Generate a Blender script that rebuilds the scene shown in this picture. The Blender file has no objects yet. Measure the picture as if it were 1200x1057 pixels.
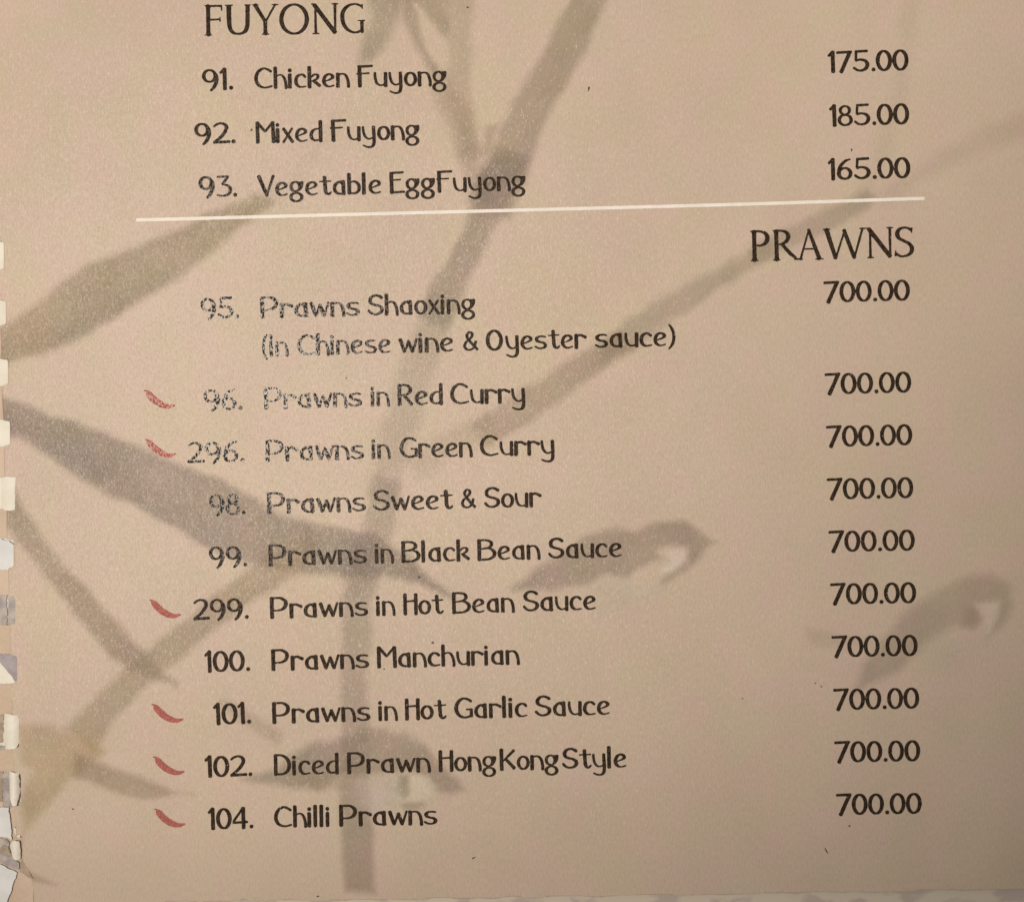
import bpy, math, random
import numpy as np
from mathutils import Vector

C = bpy.context.scene.collection
S = 0.00016            # metres per printed unit; the page is laid out in units, y running down it


def to_xy(px, py):
    return (np.asarray(px, float) - 600.0) * S, (528.5 - np.asarray(py, float)) * S


# ------------------------------------------------------------------ camera, world, lamp, exposure
cam_d = bpy.data.cameras.new('camera')
cam = bpy.data.objects.new('camera', cam_d)
C.objects.link(cam)
cam.location = (0, 0, 0.30)
cam_d.sensor_width = 36.0
cam_d.lens = 36.0 * 0.30 / (1200 * S)
cam_d.clip_start = 0.01
cam_d.clip_end = 20
bpy.context.scene.camera = cam

world = bpy.data.worlds.new('World')
bpy.context.scene.world = world
world.use_nodes = True
wb = world.node_tree.nodes['Background']
wb.inputs[0].default_value = (1.0, 0.90, 0.84, 1)
wb.inputs[1].default_value = 0.225


def lamp(name, loc, target, power, radius, color, cone=None, blend=1.0):
    d = bpy.data.lights.new(name, 'SPOT')
    d.energy = power
    d.shadow_soft_size = radius
    d.color = color
    d.spot_size = cone
    d.spot_blend = blend
    o = bpy.data.objects.new(name, d)
    C.objects.link(o)
    o.location = loc
    o.rotation_euler = (Vector(target) - Vector(loc)).to_track_quat('-Z', 'Y').to_euler()
    return o


# a warm lamp over the table, up and to the left; its glint lies on the left middle of the page
lamp('table_lamp', (-0.240, 0.052, 1.02), (-0.1056, 0.1326, 0), 37.4, 0.085, (1.0, 0.905, 0.80), math.radians(32.4), 0.42)

vs = bpy.context.scene.view_settings
bpy.context.scene.display_settings.display_device = 'sRGB'
vs.view_transform = 'Standard'
vs.look = 'None'
vs.exposure = 0.0
vs.gamma = 1.0


# ------------------------------------------------------------------ noise helpers (numpy)
def vnoise(x, y, seed=0):
    xi = np.floor(x).astype(np.int64)
    yi = np.floor(y).astype(np.int64)
    fx = x - xi
    fy = y - yi
    fx = fx * fx * (3 - 2 * fx)
    fy = fy * fy * (3 - 2 * fy)

    def h(a, b):
        n = (a * 374761393 + b * 668265263 + seed * 1442695041) & 0xffffffff
        n = ((n ^ (n >> 13)) * 1274126177) & 0xffffffff
        return ((n ^ (n >> 16)) & 0xffff) / 65535.0
    return (h(xi, yi) * (1 - fx) * (1 - fy) + h(xi + 1, yi) * fx * (1 - fy)
            + h(xi, yi + 1) * (1 - fx) * fy + h(xi + 1, yi + 1) * fx * fy) * 2 - 1


def fbm(x, y, seed=0, octs=3):
    v = 0
    a = 1.0
    for k in range(octs):
        v = v + a * vnoise(x * 2 ** k, y * 2 ** k, seed + k * 17)
        a *= 0.5
    return v


def page_z(px, py):
    """gentle waviness of the laminated page, metres"""
    z = 0.00035 * np.sin(px / 210.0 + 0.6) * np.cos(py / 260.0) + 0.00018 * np.sin((px + 1.6 * py) / 170.0)
    e = np.clip((np.asarray(py, float) - 960) / 95.0, 0, 1)
    return z - 0.0005 * e * e


# ------------------------------------------------------------------ contour meshing
def contour_mesh(F, u0, v0, h):
    """polygons of the region F>0 on a regular grid; returns uv verts, loop indices, face sizes, border edges"""
    ny, nx = F.shape
    ins = F > 0
    cidx = -np.ones((ny, nx), np.int64)
    k = int(ins.sum())
    cidx[ins] = np.arange(k)
    yy, xx = np.nonzero(ins)
    us = [u0 + xx * h]
    vs_ = [v0 + yy * h]
    hx = ins[:, :-1] != ins[:, 1:]
    hidx = -np.ones(hx.shape, np.int64)
    n = int(hx.sum())
    hidx[hx] = k + np.arange(n)
    yy, xx = np.nonzero(hx)
    t = F[yy, xx] / (F[yy, xx] - F[yy, xx + 1])
    us.append(u0 + (xx + t) * h)
    vs_.append(v0 + yy * h)
    k += n
    vx = ins[:-1, :] != ins[1:, :]
    vidx = -np.ones(vx.shape, np.int64)
    n = int(vx.sum())
    vidx[vx] = k + np.arange(n)
    yy, xx = np.nonzero(vx)
    t = F[yy, xx] / (F[yy, xx] - F[yy + 1, xx])
    us.append(u0 + xx * h)
    vs_.append(v0 + (yy + t) * h)
    # slots round the cell: corner0, edge01, corner1, edge12, corner2, edge23, corner3, edge30
    slots = [cidx[:-1, :-1], hidx[:-1, :], cidx[:-1, 1:], vidx[:, 1:], cidx[1:, 1:], hidx[1:, :], cidx[1:, :-1], vidx[:, :-1]]
    case = (ins[:-1, :-1] * 1 + ins[:-1, 1:] * 2 + ins[1:, 1:] * 4 + ins[1:, :-1] * 8)
    loops = []
    sizes = []
    border = []
    for c in range(1, 16):
        m = case == c
        cnt = int(m.sum())
        if not cnt:
            continue
        cs = [bool(c & (1 << i)) for i in range(4)]
        ring = []
        for i in range(4):
            if cs[i]:
                ring.append(2 * i)
            if cs[i] != cs[(i + 1) % 4]:
                ring.append(2 * i + 1)
        arr = np.stack([slots[s][m] for s in ring], 1)
        loops.append(arr.ravel())
        sizes.append(np.full(cnt, len(ring)))
        for a in range(len(ring)):
            b = (a + 1) % len(ring)
            if ring[a] % 2 and ring[b] % 2:
                border.append(arr[:, [a, b]])
    border = np.concatenate(border) if border else np.zeros((0, 2), np.int64)
    return np.concatenate(us), np.concatenate(vs_), np.concatenate(loops), np.concatenate(sizes), border


def raw_mesh(name, co, loops, sizes, mat, smooth=False):
    me = bpy.data.meshes.new(name)
    me.vertices.add(len(co))
    me.vertices.foreach_set('co', np.asarray(co, np.float32).ravel())
    me.loops.add(len(loops))
    me.loops.foreach_set('vertex_index', np.asarray(loops, np.int32))
    me.polygons.add(len(sizes))
    st = np.concatenate([[0], np.cumsum(sizes)[:-1]])
    me.polygons.foreach_set('loop_start', st.astype(np.int32))
    me.update(calc_edges=True)
    me.validate()
    me.polygons.foreach_set('use_smooth', np.full(len(me.polygons), smooth))
    me.materials.append(mat)
    return me


def link(name, me, parent=None, label=None):
    o = bpy.data.objects.new(name, me)
    C.objects.link(o)
    if parent is not None:
        o.parent = parent
    if label:
        o['label'] = label
    return o


def thing(name, label, cat, loc=(0, 0, 0), group=None):
    o = bpy.data.objects.new(name, None)
    o.empty_display_size = 0.02
    C.objects.link(o)
    o.location = loc
    o['label'] = label
    o['category'] = cat
    if group:
        o['group'] = group
    return o


# ------------------------------------------------------------------ materials
def new_mat(name):
    m = bpy.data.materials.new(name)
    m.use_nodes = True
    nt = m.node_tree
    return m, nt, nt.nodes, nt.links, nt.nodes['Principled BSDF']


def fine_noise(nt, geo, sx, sy, detail=2.0, rough=0.6):
    N, L = nt.nodes, nt.links
    mp = N.new('ShaderNodeMapping')
    mp.inputs['Scale'].default_value = (1 / sx, 1 / sy, 1.0)
    L.new(geo.outputs['Position'], mp.inputs[0])
    n = N.new('ShaderNodeTexNoise')
    n.noise_dimensions = '2D'
    n.inputs['Scale'].default_value = 1.0
    n.inputs['Detail'].default_value = detail
    n.inputs['Roughness'].default_value = rough
    L.new(mp.outputs[0], n.inputs[0])
    return n


def grain_ink(nt, P, spec=0.125):
    """toner film: broken into tiny glossy pimples"""
    N, L = nt.nodes, nt.links
    geo = N.new('ShaderNodeNewGeometry')
    n1 = fine_noise(nt, geo, 0.00036, 0.00062)
    pim = N.new('ShaderNodeMapRange')
    pim.interpolation_type = 'SMOOTHSTEP'
    pim.inputs[1].default_value = 0.46
    pim.inputs[2].default_value = 0.76
    L.new(n1.outputs[0], pim.inputs[0])
    b = N.new('ShaderNodeBump')
    b.inputs['Strength'].default_value = 1.0
    b.inputs['Distance'].default_value = 0.00010
    L.new(pim.outputs[0], b.inputs['Height'])
    L.new(b.outputs[0], P.inputs['Normal'])
    P.inputs['Roughness'].default_value = 0.21
    P.inputs['Specular IOR Level'].default_value = spec
    return n1, geo


def grain_paper(nt, P):
    """faint upright emboss, plus scattered fibre facets under the film that flash where they face the lamp"""
    N, L = nt.nodes, nt.links
    geo = N.new('ShaderNodeNewGeometry')
    n1 = fine_noise(nt, geo, 0.00030, 0.0009, 2.0, .6)
    n2 = fine_noise(nt, geo, 0.0024, 0.0034, 1.0)
    ad = N.new('ShaderNodeMath')
    ad.operation = 'MULTIPLY_ADD'
    L.new(n2.outputs[0], ad.inputs[0])
    ad.inputs[1].default_value = 0.35
    L.new(n1.outputs[0], ad.inputs[2])
    b = N.new('ShaderNodeBump')
    b.inputs['Strength'].default_value = 0.55
    b.inputs['Distance'].default_value = 0.00006
    L.new(ad.outputs[0], b.inputs['Height'])
    # facets
    wp = fine_noise(nt, geo, 0.0008, 0.0012, 1.0)
    mp = N.new('ShaderNodeMapping')
    mp.inputs['Scale'].default_value = (1 / 0.00026, 1 / 0.00054, 1.0)
    L.new(geo.outputs['Position'], mp.inputs[0])
    wa = N.new('ShaderNodeVectorMath')
    wa.operation = 'MULTIPLY_ADD'
    L.new(wp.outputs['Color'], wa.inputs[0])
    wa.inputs[1].default_value = (1.4, 1.0, 0)
    L.new(mp.outputs[0], wa.inputs[2])
    vo = N.new('ShaderNodeTexVoronoi')
    vo.voronoi_dimensions = '2D'
    vo.inputs['Scale'].default_value = 1.0
    L.new(wa.outputs[0], vo.inputs['Vector'])
    tl = N.new('ShaderNodeVectorMath')
    tl.operation = 'MULTIPLY_ADD'
    L.new(vo.outputs['Color'], tl.inputs[0])
    tl.inputs[1].default_value = (TILT, TILT, 0)
    tl.inputs[2].default_value = (-TILT / 2, -TILT / 2, 0)
    sp_ = N.new('ShaderNodeSeparateColor')
    L.new(vo.outputs['Color'], sp_.inputs[0])
    near = N.new('ShaderNodeMath')          # facet only in the middle of its cell
    near.operation = 'LESS_THAN'
    L.new(vo.outputs['Distance'], near.inputs[0])
    near.inputs[1].default_value = 0.45
    th = N.new('ShaderNodeMath')
    th.operation = 'GREATER_THAN'
    L.new(sp_.outputs[2], th.inputs[0])
    th.inputs[1].default_value = 1 - FACETS
    mk = N.new('ShaderNodeMath')
    mk.operation = 'MULTIPLY'
    L.new(near.outputs[0], mk.inputs[0])
    L.new(th.outputs[0], mk.inputs[1])
    sc = N.new('ShaderNodeVectorMath')
    sc.operation = 'SCALE'
    L.new(tl.outputs[0], sc.inputs[0])
    L.new(mk.outputs[0], sc.inputs['Scale'])
    su = N.new('ShaderNodeVectorMath')
    su.operation = 'ADD'
    L.new(b.outputs[0], su.inputs[0])
    L.new(sc.outputs[0], su.inputs[1])
    nm = N.new('ShaderNodeVectorMath')
    nm.operation = 'NORMALIZE'
    L.new(su.outputs[0], nm.inputs[0])
    L.new(nm.outputs[0], P.inputs['Normal'])
    for sock, a0, a1 in (('Roughness', 0.38, 0.29), ('Specular IOR Level', 0.13, 0.055)):
        rg = N.new('ShaderNodeMapRange')
        rg.inputs[3].default_value = a0
        rg.inputs[4].default_value = a1
        L.new(mk.outputs[0], rg.inputs[0])
        L.new(rg.outputs[0], P.inputs[sock])
    # the printed brushwork carries more glossy ink than the bare tint
    at = N.new('ShaderNodeAttribute')
    at.attribute_name = 'print_colour'
    bw = N.new('ShaderNodeRGBToBW')
    L.new(at.outputs['Color'], bw.inputs[0])
    dk = N.new('ShaderNodeMapRange')
    dk.inputs[1].default_value = 0.46
    dk.inputs[2].default_value = 0.26
    dk.inputs[3].default_value = 0.08
    dk.inputs[4].default_value = 0.14
    L.new(bw.outputs[0], dk.inputs[0])
    L.new(dk.outputs[0], rg.inputs[4])
    return n1, geo


TILT = 0.22
FACETS = 0.92


def print_paper():
    m, nt, N, L, P = new_mat('printed_laminated_paper')
    n1, geo = grain_paper(nt, P)
    at = N.new('ShaderNodeAttribute')
    at.attribute_name = 'print_colour'
    # blotchy warm and greenish tints of the cheap printing
    mp = N.new('ShaderNodeMapping')
    mp.inputs['Scale'].default_value = (1 / 0.0075, 1 / 0.0095, 1)
    L.new(geo.outputs['Position'], mp.inputs[0])
    nb = N.new('ShaderNodeTexNoise')
    nb.noise_dimensions = '2D'
    nb.inputs['Scale'].default_value = 1.0
    nb.inputs['Detail'].default_value = 2.5
    L.new(mp.outputs[0], nb.inputs[0])
    rp = N.new('ShaderNodeValToRGB')
    e = rp.color_ramp.elements
    e[0].position = 0.36
    e[0].color = (0.980, 1.0, 0.935, 1)
    e[1].position = 0.66
    e[1].color = (1.022, 0.982, 0.985, 1)
    L.new(nb.outputs[0], rp.inputs[0])
    mx = N.new('ShaderNodeMix')
    mx.data_type = 'RGBA'
    mx.blend_type = 'MULTIPLY'
    mx.inputs[0].default_value = 1.0
    L.new(at.outputs['Color'], mx.inputs[6])
    L.new(rp.outputs[0], mx.inputs[7])
    # fine fibre tone
    rf = N.new('ShaderNodeMapRange')
    rf.inputs[1].default_value = 0.25
    rf.inputs[2].default_value = 0.75
    rf.inputs[3].default_value = 0.925
    rf.inputs[4].default_value = 1.055
    L.new(n1.outputs[0], rf.inputs[0])
    mx2 = N.new('ShaderNodeMix')
    mx2.data_type = 'RGBA'
    mx2.blend_type = 'MULTIPLY'
    mx2.inputs[0].default_value = 1.0
    L.new(mx.outputs[2], mx2.inputs[6])
    L.new(rf.outputs[0], mx2.inputs[7])
    L.new(mx2.outputs[2], P.inputs['Base Color'])
    return m


def ink(name, col, vary=0.4, spec=0.125, haze=0.0, haze_col=(0.3, 0.24, 0.18)):
    m, nt, N, L, P = new_mat(name)
    n1, geo = grain_ink(nt, P, spec)
    mp = N.new('ShaderNodeMapping')
    mp.inputs['Scale'].default_value = (1 / 0.00045, 1 / 0.0007, 1)
    L.new(geo.outputs['Position'], mp.inputs[0])
    nb = N.new('ShaderNodeTexNoise')
    nb.noise_dimensions = '2D'
    nb.inputs['Scale'].default_value = 1.0
    nb.inputs['Detail'].default_value = 2.0
    L.new(mp.outputs[0], nb.inputs[0])
    rp = N.new('ShaderNodeValToRGB')
    e = rp.color_ramp.elements
    e[0].position = 0.3
    e[0].color = (*[c * (1 - vary) for c in col], 1)
    e[1].position = 0.72
    e[1].color = (*[c * (1 + vary) + haze * w for c, w in zip(col, haze_col)], 1)  # thin toner spots, their colour also lifted to stand in for glare haze
    L.new(nb.outputs[0], rp.inputs[0])
    L.new(rp.outputs[0], P.inputs['Base Color'])
    return m


def plain_paper(name, c1, c2, scale, rough=0.6):
    m, nt, N, L, P = new_mat(name)
    geo = N.new('ShaderNodeNewGeometry')
    nb = N.new('ShaderNodeTexNoise')
    nb.inputs['Scale'].default_value = scale
    nb.inputs['Detail'].default_value = 3.0
    L.new(geo.outputs['Position'], nb.inputs[0])
    rp = N.new('ShaderNodeValToRGB')
    e = rp.color_ramp.elements
    e[0].position = 0.40
    e[0].color = (*c1, 1)
    e[1].position = 0.60
    e[1].color = (*c2, 1)
    L.new(nb.outputs[0], rp.inputs[0])
    L.new(rp.outputs[0], P.inputs['Base Color'])
    n2 = N.new('ShaderNodeTexNoise')
    n2.inputs['Scale'].default_value = 1800
    L.new(geo.outputs['Position'], n2.inputs[0])
    b = N.new('ShaderNodeBump')
    b.inputs['Strength'].default_value = 0.4
    b.inputs['Distance'].default_value = 0.0001
    L.new(n2.outputs[0], b.inputs['Height'])
    L.new(b.outputs[0], P.inputs['Normal'])
    P.inputs['Roughness'].default_value = rough
    return m


M_SHEET = print_paper()
M_INK = ink('dark_brown_ink', (0.030, 0.018, 0.010), haze=0.05)
M_RED = ink('red_ink', (0.42, 0.14, 0.115), 0.16, .06)
M_WHITE = plain_paper('white_ink', (0.78, 0.73, 0.66), (0.83, 0.78, 0.72), 300)
M_SPECK = ink('speck_dirt', (0.10, 0.07, 0.055), 0.2)
M_CREAM = plain_paper('cream_paper', (0.72, 0.68, 0.58), (0.80, 0.77, 0.68), 160)
M_COOL = plain_paper('cool_white_paper', (0.62, 0.63, 0.62), (0.70, 0.71, 0.70), 200, 0.65)
M_GREY = plain_paper('grey_purple_paper', (0.30, 0.265, 0.255), (0.46, 0.41, 0.37), 500)
M_PURPLE = plain_paper('purple_grey_paper', (0.29, 0.25, 0.27), (0.37, 0.33, 0.34), 400)
M_TAB = plain_paper('peach_paper', (0.52, 0.40, 0.29), (0.58, 0.45, 0.34), 120)
M_SHADOW = plain_paper('brown_shadow_wedge', (0.36, 0.27, 0.19), (0.44, 0.34, 0.25), 500)  # shadow tone of the wedge at the torn corner, put into the colour
M_EDGE = plain_paper('dark_brown_paper', (0.30, 0.23, 0.16), (0.40, 0.32, 0.24), 500)  # dark brown tone, also for the left parts of two holes

# ------------------------------------------------------------------ glyphs of the body lettering
# unit = printed unit, baseline y=0, capitals 25 high, x-height 17.
# stroke: (kind, points, weight factor, taper start, taper end); kind c = curve, l = straight, e = ellipse, w = fixed width
WV, WH = 4.75, 2.85
G = {}


def g(ch, adv, *st):
    G[ch] = (adv, st)


def st(v, x, y0, y1, dx=0.0, w=1.0):
    return ('l', [(x, y0), (x + dx, y1)], w, 1, 1)


g('C', 23, ('c', [(20.8, 19.8), (17, 22.2), (13, 23.7), (9, 22.8), (5, 19.3), (2.9, 14), (3.2, 8.5), (6, 4), (10.5, 1.8), (15, 1.5), (22, 3.2)], 1.0, .9, .8))
g('h', 17, st(0, 2.4, 0, 25.3), ('c', [(4, 14.3), (7, 15.9), (10.5, 15), (13.3, 11), (14.6, 5), (14.8, 0)], .82, .6, 1))
g('i', 7, st(0, 2.3, 0, 17), ('d', [(2.4, 20.9)], 2.45))
g('c', 16, ('c', [(13.8, 12.9), (11, 15.4), (7.5, 15.7), (4, 13.4), (2.5, 9), (3.3, 4.8), (5.8, 2), (9, 1.3), (14.8, 2.2)], .95, .9, .7))
g('k', 16.7, st(0, 2.4, 0, 25.3), ('c', [(4, 12.3), (7.5, 15.3), (11, 15.6), (12.6, 13.5), (10.8, 10.4), (5.2, 8.0)], .8, .7, .7), ('l', [(6.5, 9), (15, 2.0)], 1.05, .8, 1))
g('e', 16.7, ('c', [(4, 7.6), (9, 9.3), (12.9, 11.6), (12.3, 14.3), (8.7, 15.8), (4.7, 13.8), (2.6, 9), (3.4, 4.6), (6.5, 1.8), (10, 1.4), (15, 2.8)], .95, .6, .7))
g('n', 17, st(0, 2.4, 0, 17), ('c', [(3.5, 15.2), (7, 15.9), (10.5, 15.2), (13.2, 11.8), (14.6, 6), (14.8, 0)], .82, 1, 1.05))
g('F', 19.3, st(0, 3.9, 0, 25.2, -.3), ('w', [(1.5, 24.0), (19, 24.6)], 3.1), ('w', [(0.2, 15.7), (15.2, 16.2)], 2.2))
g('u', 17.3, ('c', [(2.0, 17), (2.4, 10), (4.2, 4.5), (7.6, 2), (11, 2.2), (14, 3.6)], .78, .9, .9), st(0, 14.3, 0, 17, .2, .95))
g('y', 18, ('c', [(1.9, 17), (2.5, 10), (4.6, 4.8), (8.5, 2.2), (13, 3.4)], .78, .9, .9), ('c', [(14.2, 17.2), (14.5, 8), (14.6, 0), (13.8, -4.8), (11, -7.2), (6.5, -7.2), (1.4, -5.0)], .92, 1, .7))
g('o', 16, ('e', (7.9, 8.6, 5.7, 7.2), .92))
g('g', 18, ('e', (7.4, 11.0, 5.1, 5.5), .85), ('w', [(8, 16.0), (16.6, 15.9)], 2.4), ('c', [(15.2, 16.5), (14.6, 11.5), (11.5, 6.6)], .8, 1, .8), ('e', (8.2, -1.2, 6.3, 4.9), .9))
g('t', 15, ('c', [(6.5, 22.4), (7.1, 12), (7.5, 5), (9.2, 2), (11.7, 1.6), (14.2, 4.2)], .97, 1, .5), ('w', [(0.3, 16.2), (14.2, 16.6)], 2.1))
g('s', 16.5, ('c', [(14.3, 14.7), (10.5, 15.5), (6, 15.2), (3.2, 13), (4, 10.2), (7.5, 8.7), (11.6, 7.6), (13.6, 5), (12.2, 2.6), (8.7, 1.5), (5, 1.8), (0.9, 4)], .95, .8, .75))
g('r', 15.3, st(0, 2.4, 0, 17), ('c', [(3.5, 14.9), (7.2, 15.9), (10, 15), (13.9, 13)], 1.0, .9, 1.2))
g('a', 17.6, ('c', [(15, 16), (11, 15.9), (7.3, 15), (4, 12), (2.9, 8), (3.9, 4.3), (6.8, 2.0), (10.5, 1.5), (15.5, 1.8)], .93, .8, 1), ('l', [(13.4, 0.2), (13.1, 17)], .98, 1.05, 1), ('l', [(9, 15.3), (12.5, 12.6)], .7, 1, 1))
g('d', 16.9, ('c', [(13.6, 15.2), (9.3, 15.3), (5, 13.2), (2.8, 9), (3.6, 4.4), (7, 2), (11, 2.2), (14, 4)], .92, .8, .9), st(0, 13.9, 0, 25))
g('b', 16.9, ('c', [(3, 14.4), (7.5, 15.6), (11.6, 13.8), (14, 9.3), (13, 4.4), (9.2, 1.8), (5, 1.7), (2.4, 2.2)], .92, .8, .9), st(0, 2.4, 0.6, 25))
g('l', 7.3, st(0, 2.4, 0, 25.4))
g('x', 15, ('l', [(1.8, 17), (13.2, 0)], .95, 1, 1), ('l', [(12.6, 17), (1.6, 0)], .7, 1, 1))
g('w', 22.5, ('l', [(1.8, 17), (7.2, 0.6)], .95, 1, .9), ('l', [(7, 1), (11.8, 14.5)], .66, 1, 1), ('l', [(11.2, 14.8), (16.2, 0.6)], .95, .9, .9), ('l', [(16, 1), (21, 17)], .66, 1, 1))
g('V', 20.6, ('l', [(2.2, 25), (11.8, 0.8)], 1.02, 1, .9), ('l', [(11, 1), (19.6, 25)], .72, .9, 1.15))
g('M', 23.8, st(0, 2.7, 0, 25), ('l', [(2.7, 24.2), (12, 13.0)], .9, 1, .8), ('l', [(11.6, 13.4), (20.8, 24.6)], .75, .9, 1), st(0, 21.2, 0, 25, -.6))
g('P', 22.3, st(0, 3.1, 0, 25), ('c', [(1, 23.6), (8, 24.1), (13.5, 23.6), (17.8, 20.5), (18.6, 16), (16, 11.6), (11, 9.6), (4, 9.3)], 1.0, 1, .8))
g('R', 20, st(0, 3.1, 0, 25), ('c', [(1, 23.6), (8, 24.1), (12.5, 23.4), (15.4, 20.6), (15.4, 16.8), (12.3, 13.6), (5, 12.2)], .95, 1, .8), ('l', [(8, 12.6), (17.6, 1)], .98, .9, 1))
g('S', 20.3, ('c', [(17.4, 20.6), (14.5, 22.6), (10.5, 23.6), (6, 22.3), (3.5, 18.6), (4.6, 14.8), (8.5, 12.8), (13, 11.6), (16.6, 9.4), (17.2, 6), (14.5, 2.9), (9.8, 1.6), (5, 2.9), (1.3, 6.6)], .98, 1.05, .8))
g('I', 8, st(0, 3, 0, 25))
g('E', 19.3, st(0, 3.6, 0, 25.2, -.3), ('w', [(1.5, 24.2), (17.6, 24.8)], 2.9), ('w', [(3.5, 15.8), (14.6, 16.4)], 2.1), ('w', [(2.4, 1.4), (19, 2.1)], 2.9))
g('H', 18.3, st(0, 2.6, 0, 25), st(0, 15.6, 0, 25), ('w', [(3, 15.8), (15, 16.6)], 2.5))
g('O', 23.4, ('e', (10.8, 12.3, 8.1, 11.0), 1.0))
g('G', 22.8, ('c', [(20.4, 20.2), (17, 22.4), (12.5, 23.6), (7.8, 22), (4, 17), (3, 11), (5.4, 5.2), (9.8, 2), (14.5, 1.6), (20.6, 3.4)], 1.03, .9, .9), ('l', [(20.3, 1.8), (20.3, 11.6)], .88, 1, 1), ('w', [(14.2, 11.0), (21, 10.6)], 2.4))
g('B', 23.6, st(0, 2.9, 0, 25), ('c', [(1, 23.7), (9, 24.1), (15, 22.8), (17.4, 19.4), (15.4, 16), (11, 14.5), (4, 13.8)], .93, 1, .8), ('c', [(11, 14.8), (17, 13.2), (20.6, 9.3), (19.6, 4.9), (15, 2), (9, 1.3), (1.2, 1.4)], .98, .7, 1))
g('D', 22.6, st(0, 3.0, 0, 25), ('c', [(0.9, 23.6), (9, 23.9), (15, 21.2), (18.7, 15.6), (18.9, 9), (16.2, 4.2), (11, 1.8), (0.9, 1.4)], 1.02, 1, 1))
g('K', 20.3, st(0, 2.6, 0, 25.3), ('l', [(5, 11.4), (17.8, 23.8)], .8, .6, 1.25), ('l', [(7.6, 13.4), (18, 1.8)], 1.0, .8, 1.1))
g('&', 21, ('c', [(18.6, 1.6), (13, 7.2), (7.4, 14.2), (5.7, 18.8), (8.4, 22.4), (11.8, 21), (11.6, 17.4), (7.6, 13.4), (4, 10), (2.8, 6), (5.2, 2.4), (9.6, 1.8), (14, 5), (16.4, 12)], .82, 1.1, .9))
g('(', 8.6, ('c', [(6.6, 26), (3.6, 20), (2.3, 11), (3.6, 2), (6.6, -3.6)], .75, .7, .7))
g(')', 8.6, ('c', [(1.8, 26), (5.6, 20), (7.4, 12), (5.8, 3), (1.2, -3.2)], .85, .7, .7))
g('.', 6.2, ('d', [(3.4, 2.4)], 2.45))
g(' ', 8)
g('0', 18.6, ('e', (9.2, 12.5, 6.9, 11.1), 1.0))
g('1', 9.2, st(0, 5.7, 0, 25.6, -.2), ('l', [(0.6, 19.6), (4.8, 23.8)], .85, .9, 1))
g('2', 20, ('c', [(1.6, 19.8), (5.5, 22.8), (10.5, 23.8), (14.8, 21.6), (15.8, 17.6), (13, 12), (8, 6.5), (2.6, 2.4)], .98, .7, .9), ('w', [(1, 1.7), (19.6, 2.3)], 3.6))
g('3', 18.8, ('w', [(1.5, 23.6), (15, 24)], 2.8), ('l', [(14.4, 24), (7.6, 14.6)], .8, 1, 1), ('c', [(7.4, 14.4), (12.6, 13.8), (16.4, 10.6), (16.6, 6), (13, 2.4), (7.5, 1.3), (1, 2.6)], .95, .7, .8))
g('4', 19.2, ('l', [(13.4, 25), (1.6, 8.4)], .72, 1, 1), ('w', [(0.8, 7.4), (18.4, 7.9)], 3.0), st(0, 13.4, 0, 25.2))
g('5', 20.2, ('w', [(3.4, 24), (17.6, 24.5)], 3.3), ('l', [(4.6, 24.6), (4.0, 13.5)], .66, 1, 1), ('c', [(3.6, 13.2), (9, 14.5), (14.4, 12.9), (17, 8.8), (15.3, 4.2), (11, 1.8), (6, 2.1), (1.2, 5.4)], 1.02, .9, .8))
g('6', 19, ('c', [(16.2, 24.2), (11, 22.6), (6.4, 18.6), (3.4, 12.8), (2.9, 7)], .95, .7, 1), ('e', (9.3, 7.6, 6.6, 6.3), .96))
g('7', 18.2, ('w', [(0.6, 23.4), (18, 24)], 3.5), ('l', [(16.2, 24.4), (5.0, -0.4)], 1.06, 1, 1.05))
g('8', 18, ('e', (8.5, 18.6, 5.2, 4.9), .86), ('e', (8.7, 7.2, 6.7, 6.0), .93))
g('9', 20, ('e', (8.6, 16.6, 6.5, 6.8), .92), ('c', [(12.6, 22), (16, 17), (16.2, 10), (13.4, 3.6), (9.4, -0.8)], 1.0, .8, .7))


def catmull(p, n=6):
    p = [np.array(q, float) for q in p]
    p = [2 * p[0] - p[1]] + p + [2 * p[-1] - p[-2]]
    out = []
    for i in range(1, len(p) - 2):
        for k in range(n):
            t = k / n
            out.append(0.5 * (2 * p[i] + (p[i + 1] - p[i - 1]) * t + (2 * p[i - 1] - 5 * p[i] + 4 * p[i + 1] - p[i + 2]) * t * t
                              + (3 * p[i] - 3 * p[i + 1] + p[i + 2] - p[i - 1]) * t ** 3))
    out.append(p[-2])
    return np.array(out)


def path_field(X, Y, pts, rad, closed=False):
    """max over the path of (radius - distance), butt ends on open paths"""
    F = np.full(X.shape, -9.0)
    n = len(pts)
    segs = n if closed else n - 1
    for i in range(segs):
        a, b = pts[i], pts[(i + 1) % n]
        ra, rb = rad[i], rad[(i + 1) % n]
        d = b - a
        l = math.hypot(*d)
        if l < 1e-6:
            continue
        d = d / l
        s = (X - a[0]) * d[0] + (Y - a[1]) * d[1]
        q = np.abs((X - a[0]) * d[1] - (Y - a[1]) * d[0])
        r = ra + (rb - ra) * np.clip(s / l, 0, 1)
        f = np.minimum(r - q, np.minimum(s, l - s))
        F = np.maximum(F, f)
        if closed or i > 0:
            F = np.maximum(F, ra - np.hypot(X - a[0], Y - a[1]))
    # soften the corners of the butt ends
    if not closed:
        for i in (0, -1):
            j = 1 if i == 0 else -2
            e = pts[i] - pts[j]
            e = e / max(math.hypot(*e), 1e-6)
            c = pts[i] - e * rad[i] * .62
            F = np.maximum(F, rad[i] * .92 - np.hypot(X - c[0], Y - c[1]))
    return F


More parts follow.
